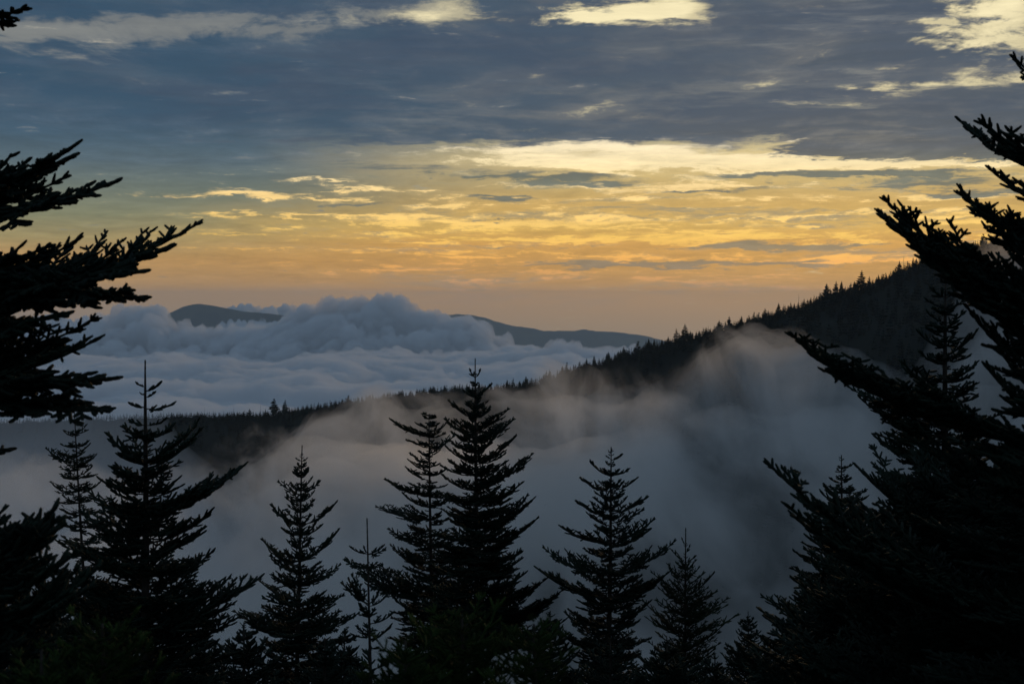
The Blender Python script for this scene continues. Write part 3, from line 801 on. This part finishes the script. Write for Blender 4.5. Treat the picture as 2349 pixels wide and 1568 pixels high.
# T11
fir('tall fir with a narrow spire against the dark ridge on the right', (2169, 610), (2165, 1200), 14,
    [(650, 10), (690, 34), (730, 32), (790, 46), (850, 60), (920, 100), (1000, 140), (1100, 160), (1200, 190), (1350, 220), (1568, 240)],
    [(*r6(1055, 715), 683), (*r6(1252, 715), 683), (*r6(1018, 790), 705), (*r6(1308, 785), 708), (*r6(1030, 880), 740), (*r6(1300, 880), 742), (*r6(965, 1012), 800), (*r6(1388, 1008), 815), (*r6(1030, 990),),
     (*r6(980, 1160),), (*r6(1385, 1232), 875), (*r6(858, 1222), 900), (*c4(805, 0), 1020), (*c4(778, 140), 1070), (*c4(782, 322), 1130), (*c4(880, 200), 1060), (*c4(850, 430),), (*c4(830, 470),), (*r6(470, 1400), 945), (*r6(555, 1480), 1000)],
    leader=22, whorl=.22, dens=7, trunk_r=.09, ang_top=26, ang_low=6, inter=1.5, ytop_fill=660)
# T12 near tree off the right edge
fir('big near fir beyond the right edge, its boughs reaching in over the sky', (2520, -700), (2470, 1500), 9.0,
    [(-700, 20), (0, 170), (300, 210), (500, 250), (700, 280), (880, 340), (1000, 480), (1568, 560)],
    [(*q2(2290, 250), 230), (*q2(2037, 525), 420), (*q2(2140, 548), 400), (*q2(2180, 760), 490), (*q2(2045, 850), 600), (*q2(2040, 880), 610), (*q2(1700, 890), 700), (*q2(1672, 945), 710), (*q2(1830, 1120), 740), (*q2(1690, 995), 705),
     (1808, 760, 1010), (1830, 782, 1020), (*c4(158, 312), 1420), (*c4(302, 577), 1480), (*r6(1210, 640), 800), (*r6(1340, 700), 850), (*r6(1300, 830), 900), (*r6(1525, 1130), 960), (*r6(1430, 1245), 1000), (*c4(270, 500), 1430), (2080, 1000, 1150), (2100, 1180, 1300), (*r6(1000, 500), 740)],
    leader=0, whorl=.26, dens=6, trunk_r=.13, ang_top=20, ang_low=5, fill=.64, ytop_fill=-60, inter=.7, bottom=1900)
# T14 near tree off the left edge
fir('big near fir whose trunk is beyond the left edge, its ragged boughs crossing the sunset', (-260, -800), (-230, 1200), 8.5,
    [(-800, 20), (0, 210), (300, 290), (600, 330), (900, 380), (1100, 330), (1568, 300)],
    [(65, 33, 80), (182, 325, 470, 'fir'), (175, 350, 480), (277, 415, 500), (160, 395, 480, 'fir'), (463, 500, 690, 'fir'), (400, 560, 700), (190, 540, 660, 'fir'), (337, 686, 590), (300, 670, 600), (160, 718, 720), (225, 725, 830, 'fir'),
     (232, 770, 860, 'fir'), (275, 862, 800), (230, 880, 830), (256, 934, 850), (180, 915, 860), (150, 800, 780), (120, 560, 640), (60, 470, 470), (40, 675, 640)],
    fam='old', leader=0, whorl=.26, dens=6, trunk_r=.13, ang_top=10, ang_low=0, fill=.68, ytop_fill=-40, inter=1.0, bottom=1100)
# T15 lower left near tree
fir('near fir with broad blurred boughs low in the left corner', (-60, 1080), (-50, 1568), 7.5,
    [(1080, 20), (1200, 70), (1300, 150), (1400, 230), (1568, 260)],
    [(*c1(475, 100), 1310), (*c1(485, 180), 1300), (*c1(260, 230), 1290), (*c1(530, 262), 1330), (*c1(200, 265), 1290), (*c1(80, 260), 1270), (*c1(400, 350), 1345), (*c1(640, 480), 1370), (*c1(560, 520), 1390), (*c1(820, 600), 1440), (*c1(700, 700), 1480)],
    leader=10, whorl=.2, dens=7, trunk_r=.06, ang_top=35, ang_low=8, inter=1.2, bottom=1800)
# fillers that close the lower edge
LOW = [('low fir closing the lower left edge between the corner fir and the large left fir', (250, 1370), 14, 170), ('low bushy fir at the lower edge right of the large left fir', (470, 1440), 16, 120),
       ('low fir at the bottom edge just right of the slender lone fir', (745, 1462), 15, 110), ('low fir at the bottom edge under the pyramid shaped fir', (1400, 1462), 15, 130), ('low fir at the bottom edge left of the smallest fir top', (1640, 1500), 17, 110),
       ('low dark fir under the boughs of the tall spired fir', (2010, 1220), 13, 230),
       ('low fir filling the gap under the slim fir at the lower left', (110, 1330), 17, 150), ('low dark fir below the long bough of the large left fir', (560, 1425), 15, 120),
       ('short fir whose tip reaches the foot of the slender lone fir', (790, 1440), 17, 100), ('low fir between the centre pair and the pyramid shaped fir', (1262, 1400), 18, 90),
       ('low fir in front of the young spruce foot', (1530, 1470), 15, 130), ('squat dark fir below the smallest fir top', (1830, 1440), 15, 190),
       ('broad dark fir filling the lower right corner', (2230, 1080), 11, 330)]
for lab, top, dep, w in LOW:
    fir(lab, top, (top[0], top[1] + 300), dep, [(top[1] + 5, 8), (top[1] + 70, w * .45), (top[1] + 200, w), (1700, w * 1.4)], (), leader=8 + 3 * R.random(), whorl=.2, dens=7, trunk_r=.05, ang_top=38, ang_low=10, inter=1.4)
# young bright green firs nearest to the camera
YG = [('young bright green fir at the bottom left nearest the camera', (235, 1432), 6.0, 130), ('second young green fir in the bottom left corner, left of the brightest tips', (95, 1490), 5.6, 120),
      ('young green fir at the bottom centre in front of the centre pair', (1060, 1412), 7.0, 150), ('smaller young green fir at the bottom right of the centre pair', (1225, 1432), 6.6, 110),
      ('young green fir at the bottom edge left of the centre clump', (930, 1470), 6.3, 110)]
for lab, top, dep, w in YG:
    fir(lab, top, (top[0] + 4, top[1] + 300), dep, [(top[1], 10), (top[1] + 60, w * .7), (top[1] + 160, w), (1750, w * 1.3)], (), fam='young', leader=6, whorl=.12, dens=7, trunk_r=.02, ang_top=40, ang_low=12,
        inter=1.2, group='young green firs nearest the camera', name='fir_sapling')
print('firs', time.time() - T_START, len(bpy.data.objects))

# ------------------------------------------------------------------ clouds, mist and haze
def closed_slab(name, X, Y, Ztop, Zbot):
    n, m = X.shape
    top = np.stack([X, Y, Ztop], -1).reshape(-1, 3); bot = np.stack([X, Y, np.broadcast_to(Zbot, X.shape)], -1).reshape(-1, 3)
    f = grid_faces(n, m); N_ = n * m
    rim = np.concatenate([np.arange(m), np.arange(1, n) * m + m - 1, (n - 1) * m + np.arange(m - 2, -1, -1), np.arange(n - 2, 0, -1) * m])
    nx = np.roll(rim, -1)
    # boundary: top rim -> bottom rim
    side = np.stack([rim, nx, nx + N_, rim + N_], -1)
    return mesh_from(name, np.concatenate([top, bot]), [f[:, ::-1], f + N_, side])

def cloud_surface(azr, rr, zfun, lateral=1.0):
    A, Rg = np.meshgrid(np.radians(azr), rr, indexing='ij')
    X, Y = Rg * np.sin(A), Rg * np.cos(A)
    return X, Y, zfun(X, Y)

# the cumulus bank and the sea of cloud behind the ridge
def deck(X, Y):
    a = np.degrees(np.arctan2(X, Y)); r = np.hypot(X, Y)
    z = -225 - 120 * sstep(r, 4350, 4700) + 42 * billow(X / 420, Y / 620, 0.3, 4, .5) + 30 * fbm(X / 1500, Y / 1500, 2.1, 2)
    left_far = sstep(r, 5500, 9000)
    z = z + left_far * (-170 + sstep(a, -7, -1) * -400) + 60 * left_far * billow(X / 900, Y / 1800, 1.3, 4, .55) * (a < -2)
    return z
def add_puffs(X, Y, Z, puffs):
    rr0 = np.hypot(X[0], Y[0]); aa = np.degrees(np.arctan2(X[:, -1], Y[:, -1]))
    for (cx, cy_, cz, rad, sq) in puffs:
        rc_ = math.hypot(cx, cy_); ac = math.degrees(math.atan2(cx, cy_)); da = math.degrees(rad / rc_) * 1.05
        i0, i1 = np.searchsorted(aa, ac - da), np.searchsorted(aa, ac + da) + 1
        j0, j1 = np.searchsorted(rr0, rc_ - rad), np.searchsorted(rr0, rc_ + rad) + 1
        xs, ys, zs = X[i0:i1, j0:j1], Y[i0:i1, j0:j1], Z[i0:i1, j0:j1]
        d2 = ((xs - cx) ** 2 + (ys - cy_) ** 2) / rad ** 2
        m = d2 < 1
        if m.any(): zs[m] = np.maximum(zs[m], cz + rad * sq * np.sqrt(1 - d2[m]))
    return Z
def bank_puffs(outline, depth, spread, seed, n=260, rmin=25, rmax=85):
    """puffs heaped under an outline read as heights at a distance"""
    r = random.Random(seed); out = []
    xs = [p[0] for p in outline]
    for k in range(n):
        xv = r.uniform(xs[0], xs[-1]); yv = np.interp(xv, xs, [p[1] for p in outline])
        d = depth + spread * r.uniform(-1, 1); fr = 1 - abs(d - depth) / spread
        P = at(xv, yv, depth); zt = -340 + (P.z + 340) * (fr ** .4) * r.uniform(.72, 1.0)
        rad = r.uniform(rmin, rmax) * (.7 + .6 * r.random()); sq = r.uniform(.8, 1.15); zt -= .24 * rad
        out.append((P.x * d / depth, d, zt - rad * sq, rad, sq))
        for j in range(9):
            a = r.uniform(0, 6.28); e = r.uniform(.1, 1.4); r2 = rad * r.uniform(.22, .5)
            q = (P.x * d / depth + math.cos(a) * math.cos(e) * rad * .85, d + math.sin(a) * math.cos(e) * rad * .85, zt - rad * sq + math.sin(e) * rad * sq * .85)
            out.append((*q, r2, 1.0))
            for j3 in range(4):
                a3 = r.uniform(0, 6.28); e3 = r.uniform(0, 1.4); r3 = r2 * r.uniform(.25, .5)
                out.append((q[0] + math.cos(a3) * math.cos(e3) * r2 * .9, q[1] + math.sin(a3) * math.cos(e3) * r2 * .9, q[2] + math.sin(e3) * r2 * .9, r3, 1.0))
    return out
OUT_A = [(150, 760), (230, 722), (290, 712), (335, 690), (370, 700), (400, 730), (450, 744), (520, 742), (580, 734), (640, 722), (700, 704), (740, 684), (790, 682), (830, 694),
         (870, 678), (905, 676), (945, 684), (990, 690), (1030, 694), (1058, 708), (1085, 732), (1120, 758), (1155, 790), (1190, 825)]
OUT_B = [(200, 850), (300, 822), (400, 838), (500, 815), (560, 822), (640, 826), (720, 838), (800, 822), (850, 800), (920, 790), (980, 793), (1010, 782), (1050, 796), (1090, 780), (1140, 782), (1180, 800),
         (1250, 790), (1330, 782), (1420, 785), (1500, 800)]
azr = np.arange(-24, 12.0, 0.055)
rrA = np.concatenate([np.geomspace(1750, 3300, 60), np.linspace(3320, 6700, 300), np.geomspace(6750, 25000, 80)])
X, Y, Z = cloud_surface(azr, rrA, deck)
Z = add_puffs(X, Y, Z, bank_puffs(OUT_A, 5700, 520, 5, 420, 45, 130))
Z = add_puffs(X, Y, Z, bank_puffs(OUT_B, 4100, 380, 6, 260, 35, 95))
OUT_C = [(150, 890), (280, 868), (400, 858), (520, 872), (640, 880), (760, 866), (900, 862), (1000, 845), (1120, 838), (1250, 828), (1400, 806), (1500, 800)]
Z = add_puffs(X, Y, Z, bank_puffs(OUT_C, 3150, 330, 16, 200, 22, 60))
gold = [(0, 722), (150, 718), (300, 724), (420, 722), (480, 704), (510, 690), (550, 688), (590, 684), (630, 685), (670, 692), (720, 700)]
gp = bank_puffs([(x_, y_ + 2) for x_, y_ in gold], 15500, 1500, 9, 200, 60, 150)
Z = add_puffs(X, Y, Z, gp)
# cauliflower relief, pushed along the surface normal
gx = np.gradient(Z, axis=0) / np.maximum(1e-3, np.hypot(np.gradient(X, axis=0), np.gradient(Y, axis=0)))
gy = np.gradient(Z, axis=1) / np.maximum(1e-3, np.hypot(np.gradient(X, axis=1), np.gradient(Y, axis=1)))
A_ = np.arctan2(X, Y)
nx_ = -gx * np.cos(A_) - gy * np.sin(A_); ny_ = gx * np.sin(A_) - gy * np.cos(A_)
ln = np.sqrt(nx_ ** 2 + ny_ ** 2 + 1); nx_ /= ln; ny_ /= ln; nz_ = 1 / ln
dist = np.hypot(X, Y); amp = np.clip(dist / 5000, .5, 1.4)
disp = (billow(X / 125, Y / 125, Z / 125, 5, .74) - .5) * 15 * amp
disp = np.clip(disp, -34 * amp, 30 * amp)
X2, Y2, Z2 = X + nx_ * disp * .2, Y + ny_ * disp * .2, Z + disp * (.35 + .65 * nz_)
me = closed_slab('cloud_sea', X2, Y2, np.maximum(Z2, -1010.0), -1040.0)
M_cloud = volume('cloud', (1, 1, 1), 0.032, 0.1)
tag(link('cloud_sea', me, None, M_cloud), 'sea of blue grey cumulus cloud with a towering bank behind the ridge', kind='stuff')

# mist hanging in front of the ridge
def mist_top(X, Y, outline, d0, spread, drop, zn, seed, sc=150.0, octs=5):
    a = X / Y * d0
    ox = np.array([at(p[0], p[1], d0).x for p in outline]); oz = np.array([at(p[0], p[1], d0).z for p in outline])
    zt = np.interp(a, ox, oz)
    zt = zt - drop * ((Y - d0) / spread) ** 2
    return zt + zn * fbm(X / sc + seed, Y / sc * .8, seed * 1.7, octs, .58)
OUT_M = [(-400, 1090), (0, 1085), (300, 1120), (480, 1060), (600, 1015), (720, 978), (850, 968), (1000, 955), (1150, 930), (1300, 903), (1420, 898), (1520, 880), (1600, 838), (1680, 812), (1740, 812),
         (1790, 828), (1850, 832), (1950, 862), (2050, 940), (2150, 890), (2250, 820), (2349, 800), (2600, 780), (3000, 800)]
def mist(name, label, lift, d0, spread, drop, zn, seed, density, y0, y1, torn=False, color=(1, .98, .95), outline=OUT_M, x0=-520, x1=620, sc=150.0, step=7.0, zb=-330.0, aniso=.55, fade=None):
    gx_ = np.arange(x0, x1, step); gy_ = np.arange(y0, y1, step * 1.3)
    Xm, Ym = np.meshgrid(gx_, gy_, indexing='ij')
    Zm = mist_top(Xm, Ym, outline, d0, spread, drop, zn, seed, sc) + lift
    over = 4.0                                            # rolls over: push sideways for wisps
    Xo = Xm + 10 * fbm(Xm / 60, Ym / 60, 3 + seed, 3); Zm = np.maximum(Zm, zb + 1)
    me = closed_slab(name, Xo, Ym, Zm, zb)
    m = volume(name, color, density, aniso)
    if torn:
        t = m.node_tree; Ex.tree = t; v = [n for n in t.nodes if n.type == 'PRINCIPLED_VOLUME'][0]
        tcn = t.nodes.new('ShaderNodeTexCoord'); s3 = t.nodes.new('ShaderNodeSeparateXYZ'); t.links.new(tcn.outputs['Object'], s3.inputs[0])
        vx, vy, vz = (Ex(o) for o in s3.outputs)
        nn = noise(combine(vx * 0.017, vy * 0.008, vz * 0.014 + vx * 0.005), 1.0, 6, 0.64, dist=0.8)
        if torn == 'soft':
            nn = noise(combine(vx * 0.0048, vy * 0.0022, vz * 0.0075 + vx * 0.002), 1.0, 5, 0.62, dist=0.8)
            dd = smooth(nn, 0.42, 0.60) * (density * 2.0) + density * 0.10
        else: dd = smooth(nn, 0.45, 0.68) * (density * 3.2) + density * 0.03
        t.links.new(dd.v, v.inputs['Density'])
        m.cycles.homogeneous_volume = False; m.cycles.volume_step_rate = 0.35
    return tag(link(name, me, None, m), label, kind='stuff')
mist('valley_mist', 'thick grey mist filling the valley in front of the ridge', -24, 820, 230, 60, 34, 1.3, 0.0070, 480, 1080, 'soft', aniso=.55)
mist('mist_wisp', 'thin torn wisps along the upper edge of the valley mist', 12, 880, 200, 60, 44, 4.1, 0.0040, 600, 1120, True, sc=110.0, aniso=.4)
OUT_L = [(-500, 915), (0, 920), (200, 928), (300, 945), (380, 985), (440, 1060), (520, 1150), (900, 1300), (1200, 1400)]
mist('blue_mist', 'thin blue mist drifting over the low left end of the ridge', 0, 1040, 160, 60, 22, 7.7, 0.0022, 820, 1250, False, (.84, .93, 1), OUT_L, -620, 0, 130.0, aniso=0.0)
OUT_R = [(1900, 1100), (2050, 940), (2130, 800), (2200, 670), (2250, 580), (2310, 525), (2450, 490), (2700, 470)]
mist('hillside_cloud', 'grey cloud lapping the upper right shoulder of the ridge', 0, 980, 120, 50, 26, 9.9, 0.0045, 820, 1110, False, (1, .965, .92), OUT_R, 230, 640, 110.0)

# the air itself
M_haze = volume('haze', (0.62, 0.82, 1.0), 3.3e-5, 0.3)
hx, hy0, hy1, hz0, hz1 = 27500.0, -27500.0, 27500.0, -1560.0, 180.0
hv = [(x_, y_, z_) for z_ in (hz0, hz1) for (x_, y_) in ((-hx, hy0), (hx, hy0), (hx, hy1), (-hx, hy1))]
hf = np.array([(3, 2, 1, 0), (4, 5, 6, 7), (0, 1, 5, 4), (1, 2, 6, 5), (2, 3, 7, 6), (3, 0, 4, 7)])
tag(link('haze', mesh_from('haze', np.array(hv), hf, False), None, M_haze), 'thin blue haze in the air between the ridges', kind='stuff')
print('clouds', time.time() - T_START)
